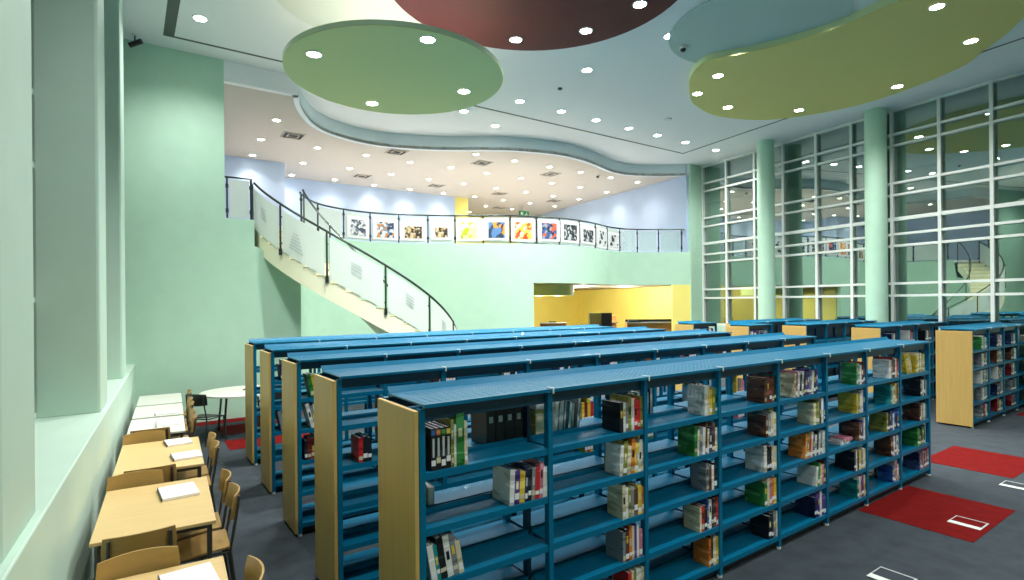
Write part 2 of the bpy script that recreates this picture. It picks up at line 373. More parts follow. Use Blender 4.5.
# vents, domes, sign, camera
vr = [(3.64, 15.38), (6.58, 15.36), (9.38, 15.08), (12.24, 15.1), (9.72, 18.98), (6.79, 18.96), (12.64, 18.97), (15.6, 19.02), (12.23, 22.1), (14.52, 21.84)]
vp = None
for i, (x, y) in enumerate(vr):
    if vp is None:
        vp = o = empty('ceiling_vent')
        B('vent_dark').box(-.24, -.24, -.004, .24, .24, 0).build('backing', o)
        fb = B('ceiling_upper')
        for a, b in ((.24, .27), (.12, .15)):
            fb.box(-b, -b, -.02, b, -a, 0).box(-b, a, -.02, b, b, 0).box(-b, -a, -.02, -a, a, 0).box(a, -a, -.02, b, a, 0)
        fb.build('frame', o)
    else: o = copy_tree(vp)
    o.location = (x, y, UPC-.001)
    r = [15.2, 19, 21.9]; j = min(range(3), key=lambda k: abs(r[k]-y)); n = sorted(p for p in vr if min(range(3), key=lambda k: abs(r[k]-p[1])) == j).index((x, y))
    tag(o, '%s square vent from the stair side in the gallery ceiling, %s vent row' % (ORD[n], ORD[j]), 'vent', 'square vents in the gallery ceiling')
def dome(x, y, z, label):
    o = empty('dome_camera', (x, y, z), 0, label, 'security camera')
    B('white_metal').cyl(0, 0, -.05, 0, .07, 20).build('housing', o)
    m = B('black'); n = 16
    prev = None; vs = []
    for j in range(5):
        a = j/4*math.pi/2; vs += [(.055*math.cos(a)*math.cos(2*math.pi*k/n), .055*math.cos(a)*math.sin(2*math.pi*k/n), -.05-.055*math.sin(a)) for k in range(n)]
    m._add(vs, [(j*n+k, j*n+(k+1) % n, (j+1)*n+(k+1) % n, (j+1)*n+k) for j in range(4) for k in range(n)]); m.build('dome', o, smooth=True)
dome(8.76, 6.75, 7.17, 'small dome camera on the faint blue grey ceiling disc')
dome(13.75, 14.31, UPC-.001, 'small dark dome camera near the curved edge of the gallery ceiling')
dome(12.6, 16.6, 2.869, 'black dome camera on the yellow room ceiling')
o = tag(B('vent_dark').cyl(0, 0, -.03, 0, .05, 16).build('smoke_detector', loc=(8.16, 9.7, CEIL-.001)), 'small round detector on the white ceiling below the red disc', 'smoke detector')
o = tag(B('white_metal').cyl(0, 0, -.03, 0, .1, 16).build('speaker_grille', loc=(11.98, 9.74, CEIL-.001)), 'pale round speaker in the ceiling beside the yellow panel tip', 'ceiling speaker')
e = empty('exit_sign', (15.3, 20.9, 6.45), 0, 'small green exit sign hung below the gallery ceiling', 'sign')
B('exit_green').box(-.28, -.02, -.1, .28, .02, .12).build('board', e); B('white_metal').box(-.01, -.01, .12, .01, .01, .35).build('hanger', e)
B('white_metal').box(.02, -.026, -.06, .2, -.021, -.03).box(.12, -.026, -.03, .16, -.021, .07).box(-.2, -.026, -.06, -.06, -.021, .07).build('pictogram', e)
e = empty('security_camera', (.13, 12.05, CEIL), 0, 'black bullet camera under the ceiling by the tall green wall', 'security camera')
B('white_metal').cyl(0, 0, -.02, 0, .05, 12).build('mount', e); B('black').tube([(0, 0, -.02), (0, 0, -.14)], .012).build('stem', e)
B('black').tube([(-.08, .03, -.2), (.1, -.08, -.12)], .045, 12).build('body', e, smooth=True)

# ------------------------------------------------------------------ bookcases
W = .9; D = .53; TOPZ = 1.715
LEV = [1.36, 1.05, .74, .43, .12]
def up_mb():
    m = B('teal')
    m.box(-.018, 0, .02, .018, .045, TOPZ).box(-.018, D-.045, .02, .018, D, TOPZ)
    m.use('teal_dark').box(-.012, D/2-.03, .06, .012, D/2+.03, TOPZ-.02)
    m.use('teal').box(-.012, .045, TOPZ-.06, .012, D-.045, TOPZ-.02).box(-.012, .045, .06, .012, D-.045, .1)
    for z in LEV[:-1]: m.box(-.008, .045, z-.035, .008, D-.045, z-.012)
    return m
def shelf_mb(back):
    m = B('teal')
    a, b = (0.004, .232) if not back else (.258, D-.004)
    m.box(.02, a, -.012, W-.02, b, 0)
    if back: m.box(.02, b-.006, -.04, W-.02, b, -.012).box(.02, a, 0, W-.02, a+.006, .025)
    else: m.box(.02, a, -.04, W-.02, a+.006, -.012).box(.02, b-.006, 0, W-.02, b, .025)
    return m
def canopy_mb():
    m = B('teal')
    z = TOPZ+.03
    m.box(0, -.03, z-.02, W, .0, z).box(0, .425, z-.02, W, .445, z)
    n = 11; w_ = .425/n
    for k in range(n): m.box(.012, k*w_+.011, z-.005, W-.012, (k+1)*w_, z-.001)
    for k in range(19): m.box(k*(W-.012)/18, 0, z-.012, k*(W-.012)/18+.012, .425, z-.002)
    m._add([(0, .445, z-.02), (W, .445, z-.02), (W, .49, z+.035), (0, .49, z+.035), (0, .452, z-.026), (W, .452, z-.026), (W, .497, z+.03), (0, .497, z+.03)],
           [(0, 1, 2, 3), (4, 7, 6, 5), (0, 4, 5, 1), (1, 5, 6, 2), (2, 6, 7, 3), (3, 7, 4, 0)])
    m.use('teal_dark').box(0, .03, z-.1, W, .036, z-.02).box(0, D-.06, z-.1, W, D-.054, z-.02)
    return m
def make_bookcase(n, far_panel=False):
    root = empty('library_bookcase')
    um = up_mb().mesh('upright'); s0 = shelf_mb(False).mesh('shelf'); s1 = shelf_mb(True).mesh('shelf'); cm = canopy_mb().mesh('canopy')
    pm = B('black_plinth').box(.0, .03, .03, W, D-.03, .1).mesh('plinth')
    fm = B('white_metal').cyl(0, .02, 0, .022, .022, 12).mesh('foot')
    cl = B('white_metal').box(-.005, -.036, TOPZ+.0, .005, -.03, TOPZ+.034).box(-.005, -.036, TOPZ+.03, .005, .03, TOPZ+.036).mesh('clip')
    def link(name, me, x, y=0, z=0):
        o = bpy.data.objects.new(name, me); C.objects.link(o); o.parent = root; o.location = (x, y, z); return o
    for k in range(n+1):
        link('upright', um, k*W); link('foot', fm, k*W)
        if 0 < k < n: link('clip', cl, k*W)
    for k in range(n):
        for z in LEV:
            link('shelf', s0, k*W, 0, z); link('shelf', s1, k*W, 0, z)
        link('canopy', cm, k*W); link('plinth', pm, k*W)
    B('wood_panel').box(-.05, -.005, .03, -.024, D, TOPZ-.005).build('end_panel', root, bevel=.003)
    if far_panel: B('wood_panel').box(n*W+.02, -.01, .03, n*W+.048, D+.01, TOPZ-.005).build('end_panel', root, bevel=.003)
    return root
ROWS = [(1.315, 2.757, 'front'), (1.32, 4.21, 'second'), (1.38, 5.67, 'third'), (1.43, 7.13, 'fourth'), (1.48, 8.56, 'rear')]
bc = make_bookcase(8)
lab = ['long blue bookcase row in front, its shelves facing the aisle', 'second long blue bookcase row, directly behind the front row', 'long blue bookcase row in the middle of the five', 'fourth long blue bookcase row, last but one before the stairs', 'rear long blue bookcase row, closest to the staircase']
for i, (x, y, nm) in enumerate(ROWS):
    o = bc if i == 0 else copy_tree(bc)
    o.location = (x, y, 0)
    tag(o, lab[i], 'bookcase', 'five parallel blue bookcase rows')
b4 = make_bookcase(4)
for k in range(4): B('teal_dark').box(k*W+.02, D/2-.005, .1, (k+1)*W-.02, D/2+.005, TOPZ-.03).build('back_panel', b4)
RR = [(12.2, 3.31, 'blue bookcase beyond the aisle with the wide wooden end by the windows'), (12.28, 4.78, 'short blue bookcase behind the frontmost one by the windows'), (12.28, 6.24, 'blue bookcase with wooden end before the two round columns'), (12.28, 7.69, 'blue bookcase with wooden end beside the yellow room')]
for i, (x, y, l) in enumerate(RR):
    o = b4 if i == 0 else copy_tree(b4)
    o.location = (x, y, 0)
    if i > 0:
        pass
    tag(o, l, 'bookcase', 'blue bookcases by the window wall')
b1 = make_bookcase(1)
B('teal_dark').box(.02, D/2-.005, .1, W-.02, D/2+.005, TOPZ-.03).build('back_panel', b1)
for i, (x, y, l) in enumerate(((11.22, 6.95, 'single bay blue bookcase squeezed beside the wooden ended one, before the windows'), (11.22, 8.4, 'single bay blue bookcase standing beside the yellow room jamb'))):
    o = b1 if i == 0 else copy_tree(b1)
    o.location = (x, y, 0); tag(o, l, 'bookcase', 'single bay blue bookcases')

# ------------------------------------------------------------------ books
BC = {'white': (228, 228, 220), 'cream': (214, 204, 168), 'black': (22, 24, 28), 'brown': (92, 56, 36), 'dark red': (120, 26, 30), 'red': (196, 40, 36), 'orange': (214, 120, 40),
      'yellow': (222, 190, 60), 'green': (50, 130, 60), 'olive': (132, 132, 52), 'teal': (24, 140, 140), 'blue': (34, 78, 150), 'navy': (24, 36, 80), 'purple': (86, 64, 140), 'grey': (130, 136, 140), 'pink': (200, 120, 140)}
for k, c in BC.items():
    d = tuple(max(0, v-34) for v in c); l = tuple(min(255, v+38) for v in c)
    m = bpy.data.materials.new('book_'+k); m.use_nodes = True; nt = m.node_tree; b = nt.nodes['Principled BSDF']; b.inputs['Roughness'].default_value = .4
    tc = nt.nodes.new('ShaderNodeTexCoord'); oi = nt.nodes.new('ShaderNodeObjectInfo'); ad = nt.nodes.new('ShaderNodeVectorMath'); ad.operation = 'ADD'
    nz = nt.nodes.new('ShaderNodeTexNoise'); nz.inputs['Scale'].default_value = 9; nz.inputs['Detail'].default_value = 1
    rp = nt.nodes.new('ShaderNodeValToRGB'); rp.color_ramp.interpolation = 'CONSTANT'
    rp.color_ramp.elements[0].position = 0; rp.color_ramp.elements[0].color = lin(d)
    rp.color_ramp.elements[1].position = .4; rp.color_ramp.elements[1].color = lin(c)
    e_ = rp.color_ramp.elements.new(.62); e_.color = lin(l)
    nt.links.new(tc.outputs['Object'], ad.inputs[0]); nt.links.new(oi.outputs['Location'], ad.inputs[1]); sm = nt.nodes.new('ShaderNodeVectorMath'); sm.operation = 'MULTIPLY'; sm.inputs[1].default_value = (.4, .5, 2.2); nt.links.new(ad.outputs[0], sm.inputs[0]); nt.links.new(sm.outputs[0], nz.inputs['Vector'])
    nt.links.new(nz.outputs['Fac'], rp.inputs[0]); nt.links.new(rp.outputs[0], b.inputs['Base Color'])
    M['book_'+k] = m
def book(th, h, dp, col, label, grp, x, y, z, lean=0, rich=True, flip=False, lab=True):
    """spine on local y=0, thickness along +x"""
    s = -1 if flip else 1
    cov = B('book_'+col)
    cov.box(0, 0, 0, .003, s*dp, h).box(th-.003, 0, 0, th, s*dp, h).box(.003, 0, 0, th-.003, s*.003, h)
    o = cov.build('book', loc=(x, y, z))
    o.rotation_euler.y = lean
    tag(o, label, 'book', grp)
    B('white_paper').box(.003, s*.003, .003, th-.003, s*(dp-.004), h-.004).build('pages', o)
    if lab and rnd.random() < .85:
        a = rnd.uniform(.015, .04); hh = rnd.uniform(.022, .04)
        B(rnd.choice(['white_paper', 'white_paper', 'book_cream'])).box(.002, -s*.0015, a, th-.002, 0, a+hh).build('spine_label', o)
    if lab and h > .2 and rnd.random() < .6:
        a = rnd.uniform(.6, .8)*h
        B(rnd.choice(['book_cream', 'grey_print', 'black', 'book_yellow'])).box(th*.25, -s*.0012, a-.05, th*.75, 0, a).build('spine_title', o)
    return o
MASS = MB()
def run(x0, x1, y, z, pal, rowname, bay, sh, lean=0, hmin=.18, hmax=.255, tmin=.022, tmax=.046, flip=False, labs=True, dmin=.15, dmax=.2, seed=None, mass=False):
    r = random.Random(seed if seed is not None else int(x0*1000+z*77+y*13)); x = x0; i = 0
    while True:
        th = r.uniform(tmin, tmax)
        if x+th > x1+.004 or i >= 19: break
        h = r.uniform(hmin, hmax); dp = r.uniform(dmin, dmax)
        col = pal[i % len(pal)] if i < len(pal) else r.choice(pal)
        yy = y+(D-.02 if flip else .015)
        if mass:
            T = Matrix.Translation((x, yy, z+.001+(abs(math.sin(lean))*th if lean > 0 else 0))) @ Matrix.Rotation(lean, 4, 'Y'); sg = -1 if flip else 1
            a, b = sorted((0, sg*dp)); a2, b2 = sorted((0, sg*(dp-.004)))
            MASS.use('book_'+col).box(0, a, 0, .003, b, h, T).box(th-.003, a, 0, th, b, h, T); a3, b3 = sorted((0, sg*.003)); MASS.box(.003, a3, 0, th-.003, b3, h, T)
            MASS.use('white_paper'); a4, b4 = sorted((sg*.003, sg*(dp-.004))); MASS.box(.003, a4, .003, th-.003, b4, h-.004, T)
            a5, b5 = sorted((-sg*.0015, 0)); MASS.box(.002, a5, .025, th-.002, b5, .055, T)
        else:
            lb = '%s book, %s in its run, %s shelf, %s bay, %s bookcase row' % (col, ORD[i], SH[sh], ORD[bay], rowname)
            book(th, h, dp, col, lb, 'books on the %s bookcase row' % rowname, x, yy, z+.001+(abs(math.sin(lean))*th if lean > 0 else 0), lean, True, flip, labs and h > .15)
        x += th/math.cos(lean)+.0012; i += 1
    return x
SH = ['top', 'second', 'middle', 'fourth', 'bottom']
P1 = ['white', 'grey', 'olive', 'cream', 'white', 'black', 'red', 'brown']
A = {(1, 2): (1.90, 2.21, ['white', 'purple', 'yellow', 'navy', 'black', 'grey', 'red', 'pink', 'white'], .05),
 (1, 3): (1.375, 1.60, ['white', 'teal', 'black', 'white', 'grey', 'cream', 'black'], -.16),
 (2, 1): (2.859, 3.11, ['black', 'white', 'grey', 'olive', 'white', 'red', 'red'], 0),
 (2, 2): (2.85, 3.11, ['white', 'olive', 'cream', 'orange', 'yellow', 'white'], .08),
 (2, 3): (2.879, 3.11, ['cream', 'white', 'olive', 'grey', 'brown', 'yellow', 'orange'], 0),
 (2, 4): (2.879, 3.11, ['grey', 'brown', 'orange', 'cream', 'purple', 'white', 'pink'], 0),
 (2, 5): (2.93, 3.11, ['red', 'cream', 'olive', 'white'], 0),
 (3, 1): (3.832, 4.01, ['white', 'cream', 'yellow', 'olive', 'teal'], 0),
 (3, 2): (3.691, 4.01, ['green', 'white', 'grey', 'white', 'brown', 'cream', 'navy'], .04),
 (3, 3): (3.845, 4.01, ['grey', 'brown', 'white', 'black', 'dark red'], 0),
 (3, 4): (3.754, 4.01, ['cream', 'red', 'black', 'blue', 'white', 'black', 'brown'], 0),
 (3, 5): (3.871, 4.01, ['orange', 'brown', 'cream', 'yellow', 'orange'], 0),
 (4, 1): (4.704, 4.92, ['brown', 'brown', 'dark red', 'brown', 'black'], 0),
 (4, 2): (4.72, 4.92, ['brown', 'grey', 'cream', 'white', 'white', 'pink'], 0),
 (4, 3): (4.688, 4.92, ['white', 'black', 'black', 'cream', 'cream'], 0),
 (4, 4): (4.688, 4.92, ['green', 'cream', 'pink', 'orange', 'yellow', 'white'], 0),
 (4, 5): (4.753, 4.92, ['black', 'black', 'grey', 'white', 'white'], 0),
 (5, 1): (5.2, 5.67, ['cream', 'pink', 'white', 'black', 'white', 'black', 'purple', 'purple', 'grey', 'white'], .1),
 (5, 2): (5.576, 5.82, ['cream', 'olive', 'olive', 'black', 'white', 'blue'], 0),
 (5, 3): (5.403, 5.82, ['orange', 'olive', 'red', 'cream', 'purple', 'white', 'black', 'white', 'grey', 'white'], .08),
 (5, 4): (5.6, 5.82, ['white', 'green', 'cream', 'pink', 'brown'], .12),
 (5, 5): (5.576, 5.82, ['navy', 'purple', 'purple', 'white', 'purple'], 0),
 (6, 1): (6.498, 6.72, ['green', 'grey', 'white', 'black', 'dark red'], 0),
 (6, 2): (6.498, 6.72, ['yellow', 'olive', 'white', 'white', 'blue'], 0),
 (6, 3): (6.545, 6.72, ['brown', 'brown', 'purple', 'white'], .04),
 (6, 4): (6.428, 6.72, ['black', 'white', 'black', 'yellow', 'grey', 'cream'], 0),
 (6, 5): (6.498, 6.72, ['teal', 'white', 'pink', 'purple', 'cream', 'black'], 0),
 (7, 1): (7.336, 7.62, ['white', 'grey', 'dark red', 'brown', 'white', 'red'], 0),
 (7, 2): (7.364, 7.62, ['teal', 'cream', 'white', 'yellow', 'dark red', 'grey'], 0),
 (7, 3): (7.25, 7.62, ['olive', 'black', 'navy', 'blue', 'white', 'blue', 'navy', 'blue'], 0),
 (7, 4): (7.364, 7.62, ['brown', 'brown', 'white', 'purple', 'white', 'grey'], 0),
 (7, 5): (7.4, 7.62, ['blue', 'grey', 'pink', 'white', 'brown'], 0),
 (8, 1): (8.129, 8.4, ['yellow', 'cream', 'olive', 'cream', 'grey'], 0),
 (8, 2): (8.256, 8.46, ['black', 'grey', 'white', 'black'], 0),
 (8, 3): (8.224, 8.46, ['brown', 'cream', 'grey', 'white'], 0),
 (8, 4): (8.15, 8.4, ['green', 'green', 'black', 'black'], 0),
 (8, 5): (8.192, 8.5, ['navy', 'grey', 'brown', 'pink', 'black', 'grey'], 0)}
for (b_, s_), (x0, x1, pal, ln) in A.items():
    tn, tx = (.022, .04) if b_ < 4 else (.03, .046)
    run(x0, x1, 2.757, LEV[s_-1], pal, 'front', b_-1, s_-1, ln, tmin=tn, tmax=tx, hmin=.19 if s_ > 1 else .2, hmax=.25)
# first bay, top shelf: ring binders with coloured spots, then folders
xb = 1.375
for i, c in enumerate(['blue', 'orange', 'green', 'yellow']):
    o = book(.03, .235, .2, 'black', 'black binder with a %s spot on its spine, front row top shelf' % c, 'black binders with coloured spine spots', xb, 2.772, LEV[0]+.001)
    o.name = 'binder'
    for ch in o.children:
        if ch.name.startswith('spine_label'): pass
    B('book_'+c).box(.003, -.002, .195, .027, 0, .225).build('colour_spot', o)
    B('grey_print').box(.009, -.002, .075, .021, 0, .18).build('spine_text', o)
    xb += .0315
for th, h, c, l in ((.018, .27, 'olive', 'thin olive book beside the black binders on the front row'), (.014, .24, 'white', 'thin white booklet between olive and green folders on the front row'), (.05, .30, 'green', 'tall dark green box folder on the top shelf of the front row'), (.02, .25, 'cream', 'cream folder ending the first run of the front row top shelf')):
    o = book(th, h, .21, c, l, 'folders beside the black binders', xb, 2.772, LEV[0]+.001); xb += th+.002
# black file boxes and a slanted cream magazine box on the gallery side of the front row
for i in range(4):
    o = B('black').box(0, 0, 0, .07, .2, .25).build('file_box', loc=(1.9+i*.074, 2.757+.268, LEV[0]+.001), bevel=.003)
    B('grey_print').box(.02, -.001, .15, .05, 0, .19).build('label_slip', o)
    tag(o, '%s black file box from the wooden end, back of the front row top shelf' % ORD[i], 'file box', 'black file boxes on the top shelf')
o = empty('magazine_box', (2.3, 2.757+.27, LEV[0]+.001), 0, 'pale green magazine box with grey papers at the back of the front row', 'magazine box')
B('book_olive').prism_axis([(0, 0), (.13, 0), (.13, .17), (0, .19)], 0, .19, Matrix.Identity(4)).build('case', o)
B('book_cream').box(-.0, -.003, .0, .128, -.001, .165).build('front_face', o)
B('white_paper').box(.01, .01, .19, .115, .18, .27).build('papers', o)
for i in range(6):
    pass
run(2.5, 2.75, 2.757, LEV[0], ['white', 'grey', 'blue', 'white', 'teal', 'grey'], 'front', 1, 0, .1, flip=True, seed=5, mass=True)
run(1.4, 1.55, 2.757, LEV[1], ['pink', 'white', 'orange', 'white'], 'front', 0, 1, 0, flip=True, seed=6, mass=True, hmin=.1, hmax=.13)
run(3.3, 3.6, 2.757, LEV[0], ['navy', 'grey', 'green', 'grey', 'blue', 'black'], 'front', 2, 0, 0, flip=True, seed=8, mass=True, tmin=.035)
# flat books and the face out magazine in the front row
o = book(.03, .2, .15, 'white', 'white book lying flat beside a leaning run, middle shelf, sixth bay, front row', 'flat books on the front row', 6.2, 2.80, LEV[2]+.002); o.rotation_euler.y = R(90); o.location.z += .03
o = book(.03, .2, .15, 'pink', 'pale pink book lying flat on a white one, middle shelf, sixth bay, front row', 'flat books on the front row', 6.24, 2.79, LEV[2]+.034); o.rotation_euler.y = R(90); o.location.z += .03
o = B('book_yellow').box(0, 0, 0, .17, .012, .24).build('magazine', loc=(7.93, 2.80, LEV[0]+.004)); o.rotation_euler.x = R(-8)
tag(o, 'yellow magazine set face out on the top shelf, last bay, front row', 'magazine'); B('book_cream').box(.06, -.002, .02, .16, 0, .2).build('cover_picture', o)
# other rows
def rr(row, b_, s_, n, pal, x_from_end=.02, lean=0, start=None, **kw):
    x, y, nm = ROWS[row]
    wdt = n*.036
    x0 = x+b_*W-.03-wdt if start is None else x+(b_-1)*W+start
    run(x0, x0+wdt, y, LEV[s_-1], pal, nm, b_-1, s_-1, lean, tmin=.028, tmax=.042, seed=row*100+b_*10+s_, **kw)
cols = list(BC)
for row in (1, 2, 3, 4):
    for b_ in range(1, 9):
        r = random.Random(row*10+b_); pal = [r.choice(cols) for _ in range(6)]
        if row == 1 and b_ == 1:
            rr(1, 1, 2, 3, ['red', 'black', 'black'], start=.15, hmax=.2); continue
        if row == 2 and b_ == 1:
            rr(2, 1, 1, 5, ['green', 'yellow', 'blue', 'white', 'cream'], start=.12, lean=-.2)
            rr(2, 1, 2, 5, ['white', 'grey', 'white', 'navy', 'white'], start=.12, lean=-.25)
            rr(2, 1, 3, 5, ['black', 'dark red', 'brown', 'black', 'white'], start=.05); continue
        if row == 3 and b_ == 1:
            rr(3, 1, 1, 4, ['navy', 'blue', 'grey', 'blue'], start=.1, lean=-.15); rr(3, 1, 3, 3, ['grey', 'cream', 'black'], start=.1, lean=-.2); continue
        rr(row, b_, 1, r.choice((4, 5, 6)) if row < 4 else 3, pal, mass=True)
        if row == 1: rr(1, b_, 2, 5, pal[::-1], mass=True)
        if row == 1: rr(1, b_, 3, 4, pal[1:]+pal[:1], mass=True)
        if row == 2: rr(2, b_, 2, 4, pal[1:], mass=True)
NB = {(0, 1): ['green', 'white', 'teal', 'white'], (0, 2): ['navy', 'pink', 'blue', 'white'], (1, 1): ['navy', 'grey', 'white', 'black'], (1, 2): ['white', 'red', 'grey', 'navy'], (2, 1): ['navy', 'grey'], (3, 1): ['blue', 'navy']}
names = ['windowside', 'second windowside']
for i, (x, y, l) in enumerate(RR[:2]):
    for b_ in (1, 2, 3):
        for s_ in range(1, 6 if i == 0 else 2):
            r = random.Random(i*50+b_*7+s_); pal = NB.get((i, b_), None) if s_ == 1 else None
            pal = pal or [r.choice(['black', 'navy', 'brown', 'grey', 'white', 'dark red']) for _ in range(4)]
            run(x+b_*W-.4, x+b_*W-.04, y, LEV[s_-1], pal, names[i], b_-1, s_-1, 0, tmin=.05, tmax=.08, hmin=.2, hmax=.26, seed=i*77+b_*9+s_, mass=(i == 1 or b_ == 3))
for i, (x, y) in enumerate(((11.22, 6.95), (11.22, 8.4))):
    nm = ('single bay', 'jamb side single bay')[i]
    run(x+.1, x+.45, y, LEV[0], ['white', 'blue', 'white', 'purple', 'navy', 'grey'], nm, 0, 0, 0, tmin=.04, tmax=.07, seed=i, mass=True)
    run(x+.55, x+.85, y, LEV[0], ['navy', 'white', 'grey', 'blue'], nm, 1, 0, 0, tmin=.04, tmax=.07, seed=i+4, mass=True)
tag(MASS.build('books'), 'small far books standing on the hindmost blue bookcases', 'books', kind='stuff')

# ------------------------------------------------------------------ carpet insets and floor boxes
def inset(x0, y0, x1, y1, l):
    tag(B('carpet_red').box(x0, y0, 0, x1, y1, .004).build('carpet_inset'), l, 'carpet', 'red carpet insets')
inset(6.49, 1.77, 7.83, 2.77, 'red carpet rectangle touching the front bookcase row, with a floor box')
inset(9.2, 2.1, 10.52, 3.1, 'red carpet rectangle between the front row end and wooden ended bookcase')
inset(14.2, 2.2, 15.4, 3.2, 'small red carpet rectangle before the wooden ended windowside bookcase')
inset(1.33, 10.85, 2.66, 11.65, 'red carpet rectangle under the round white table')
inset(1.3, 9.67, 2.63, 10.38, 'red carpet rectangle between the rear bookcase and the round table')
inset(1.27, 3.35, 2.6, 4.15, 'red carpet rectangle in the aisle between front and second rows')
inset(.1, 11.95, 3.0, 12.32, 'red carpet border along the foot of the tall green wall')
def fbox(x, y, l, lid='carpet'):
    o = empty('floor_outlet', (x, y, .0045), 0, l, 'floor box', 'floor boxes with white outline')
    B('white_metal').box(0, 0, 0, .075, .27, .004).build('flap', o)
    B('grey_print').box(.075, 0, 0, .27, .014, .004).box(.256, .014, 0, .27, .27, .004).box(.075, .263, 0, .256, .27, .004).build('frame', o)
    B(lid).box(.08, .02, 0, .25, .26, .003).build('lid', o)
fbox(6.88, 1.82, 'white outlined floor box set in the red rectangle by the front row', 'carpet_red')
fbox(5.0, 1.8, 'white outlined floor box in the grey carpet before the front row')
fbox(8.74, 1.86, 'white outlined floor box in the grey carpet past the front row end')

# ------------------------------------------------------------------ chairs and tables
def make_chair(wood, metal):
    o = empty('reading_chair')
    # local: faces +Y, origin at floor centre
    s_ = B(wood); n = 8; vs = []; fs = []
    for j in range(n+1):
        v = j/n; y = -.19+.4*v; z = .445+(.012*math.cos(v*3.14)) - (.02*max(0, v-.8)/.2)
        for i in range(n+1):
            u = i/n; hw = .2-.015*abs(v-.4); x = (u-.5)*2*hw
            vs.append((x, y, z+.012*abs(u-.5)*2))
    k = len(vs); vs += [(a, b, c-.014) for a, b, c in vs]
    for j in range(n):
        for i in range(n):
            q = j*(n+1)+i; fs += [(q, q+1, q+n+2, q+n+1), (k+q, k+q+n+1, k+q+n+2, k+q+1)]
    for i in range(n):
        fs += [(i, k+i, k+i+1, i+1), (n*(n+1)+i, n*(n+1)+i+1, k+n*(n+1)+i+1, k+n*(n+1)+i)]
        a = i*(n+1); b = a+n+1; fs += [(a, b, k+b, k+a), (a+n, k+a+n, k+b+n, b+n)]
    s_._add(vs, fs); s_.build('seat', o, smooth=True)
    b_ = B(wood); vs = []; fs = []; n = 10
    for j in range(5):
        v = j/4; z = .65+.2*v
        for i in range(n+1):
            u = i/n*2-1; x = u*(.205-.02*abs(v-.5)); y = -.235+.05*u*u-.03*v
            zz = z+(-.008*u*u if j == 4 else (.012*u*u if j == 0 else 0))
            vs.append((x, y, zz))
    k = len(vs); vs += [(a, b-.012, c) for a, b, c in vs]
    for j in range(4):
        for i in range(n):
            q = j*(n+1)+i; fs += [(q, q+1, q+n+2, q+n+1), (k+q, k+q+n+1, k+q+n+2, k+q+1)]
    for i in range(n): fs += [(i, k+i, k+i+1, i+1), (4*(n+1)+i, 4*(n+1)+i+1, k+4*(n+1)+i+1, k+4*(n+1)+i)]
    for j in range(4):
        a = j*(n+1); c = a+n+1; fs += [(a, c, k+c, k+a), (a+n, k+a+n, k+c+n, c+n)]
    b_._add(vs, fs); b_.build('backrest', o, smooth=True)
    for s in (-1, 1):
        B(metal).tube([(s*.2, .2, 0), (s*.175, .17, .43)], .011).build('leg', o, smooth=True)
        B(metal).tube([(s*.2, -.24, 0), (s*.18, -.19, .43), (s*.17, -.235, .69), (s*.165, -.255, .83)], .011).build('leg', o, smooth=True)
    B(metal).tube([(-.175, .17, .425), (.175, .17, .425)], .01).tube([(-.178, -.17, .425), (.178, -.17, .425)], .01).tube([(-.18, -.18, .425), (-.175, .17, .425)], .01).tube([(.18, -.18, .425), (.175, .17, .425)], .01).build('seat_frame', o, smooth=True)
    return o
ch0 = make_chair('wood_chair', 'leg_metal'); first = [True]
def chair(x, y, rz, l, g='wooden chairs at the reading tables'):
    o = ch0 if first[0] else copy_tree(ch0); first[0] = False
    o.location = (x, y, 0); o.rotation_euler.z = rz; tag(o, l, 'chair', g)
def table(t0, t1, m, l, w=.7):
    cx = wl((t0+t1)/2)+.1+w/2
    L = t1-t0
    o = empty('reading_table', (cx, (t0+t1)/2, 0), R(-3), l, 'table', 'reading tables along the ledge wall')
    B(m).box(-w/2, -L/2, .715, w/2, L/2, .74).build('tabletop', o, bevel=.004)
    for sx in (-1, 1):
        for sy in (-1, 1):
            B('leg_metal').tube([(sx*(w/2-.04), sy*(L/2-.05), 0), (sx*(w/2-.04), sy*(L/2-.05), .715)], .018, 10).build('leg', o, smooth=True)
    B('leg_metal').box(-w/2+.04, -L/2+.04, .68, w/2-.04, -L/2+.06, .714).box(-w/2+.04, L/2-.06, .68, w/2-.04, L/2-.04, .714).box(-w/2+.04, -L/2+.06, .68, -w/2+.06, L/2-.06, .714).box(w/2-.06, -L/2+.06, .68, w/2-.04, L/2-.06, .714).build('apron', o)
    return o, cx
TB = [(2.62, 3.86, 'wood_table'), (4.52, 5.72, 'wood_table'), (6.2, 7.5, 'wood_table'), (7.96, 9.08, 'table_white'), (9.2, 10.2, 'table_white'), (10.32, 11.4, 'table_white')]
tl = ['wooden reading table cut off by the lower picture edge', 'large wooden reading table, second along the ledge wall', 'wooden reading table third along the ledge wall, two papers on it', 'pale reading table, fourth along the ledge wall', 'pale reading table, fifth along the ledge wall', 'pale reading table in the corner by the tall green wall']
for i, (a, b, m) in enumerate(TB):
    table(a, b, m, tl[i], .735 if i < 3 else .61)
tn = ['first', 'second', 'third', 'fourth', 'fifth', 'corner']
chair(.05, 4.50, 0, 'chair tucked under the second reading table, its back to the first')
chair(.04, 3.67, math.pi, 'chair between the first two tables, tucked under the first')
chair(.04, 5.55, math.pi, 'chair tucked under the second reading table on the gallery side')
chair(.15, 6.14, 0, 'chair tucked under the third reading table, its back to the second')
chair(.14, 7.33, math.pi, 'chair tucked under the third table on the gallery side')
chair(.2, 7.98, 0, 'chair tucked under the fourth reading table, its back to the third')
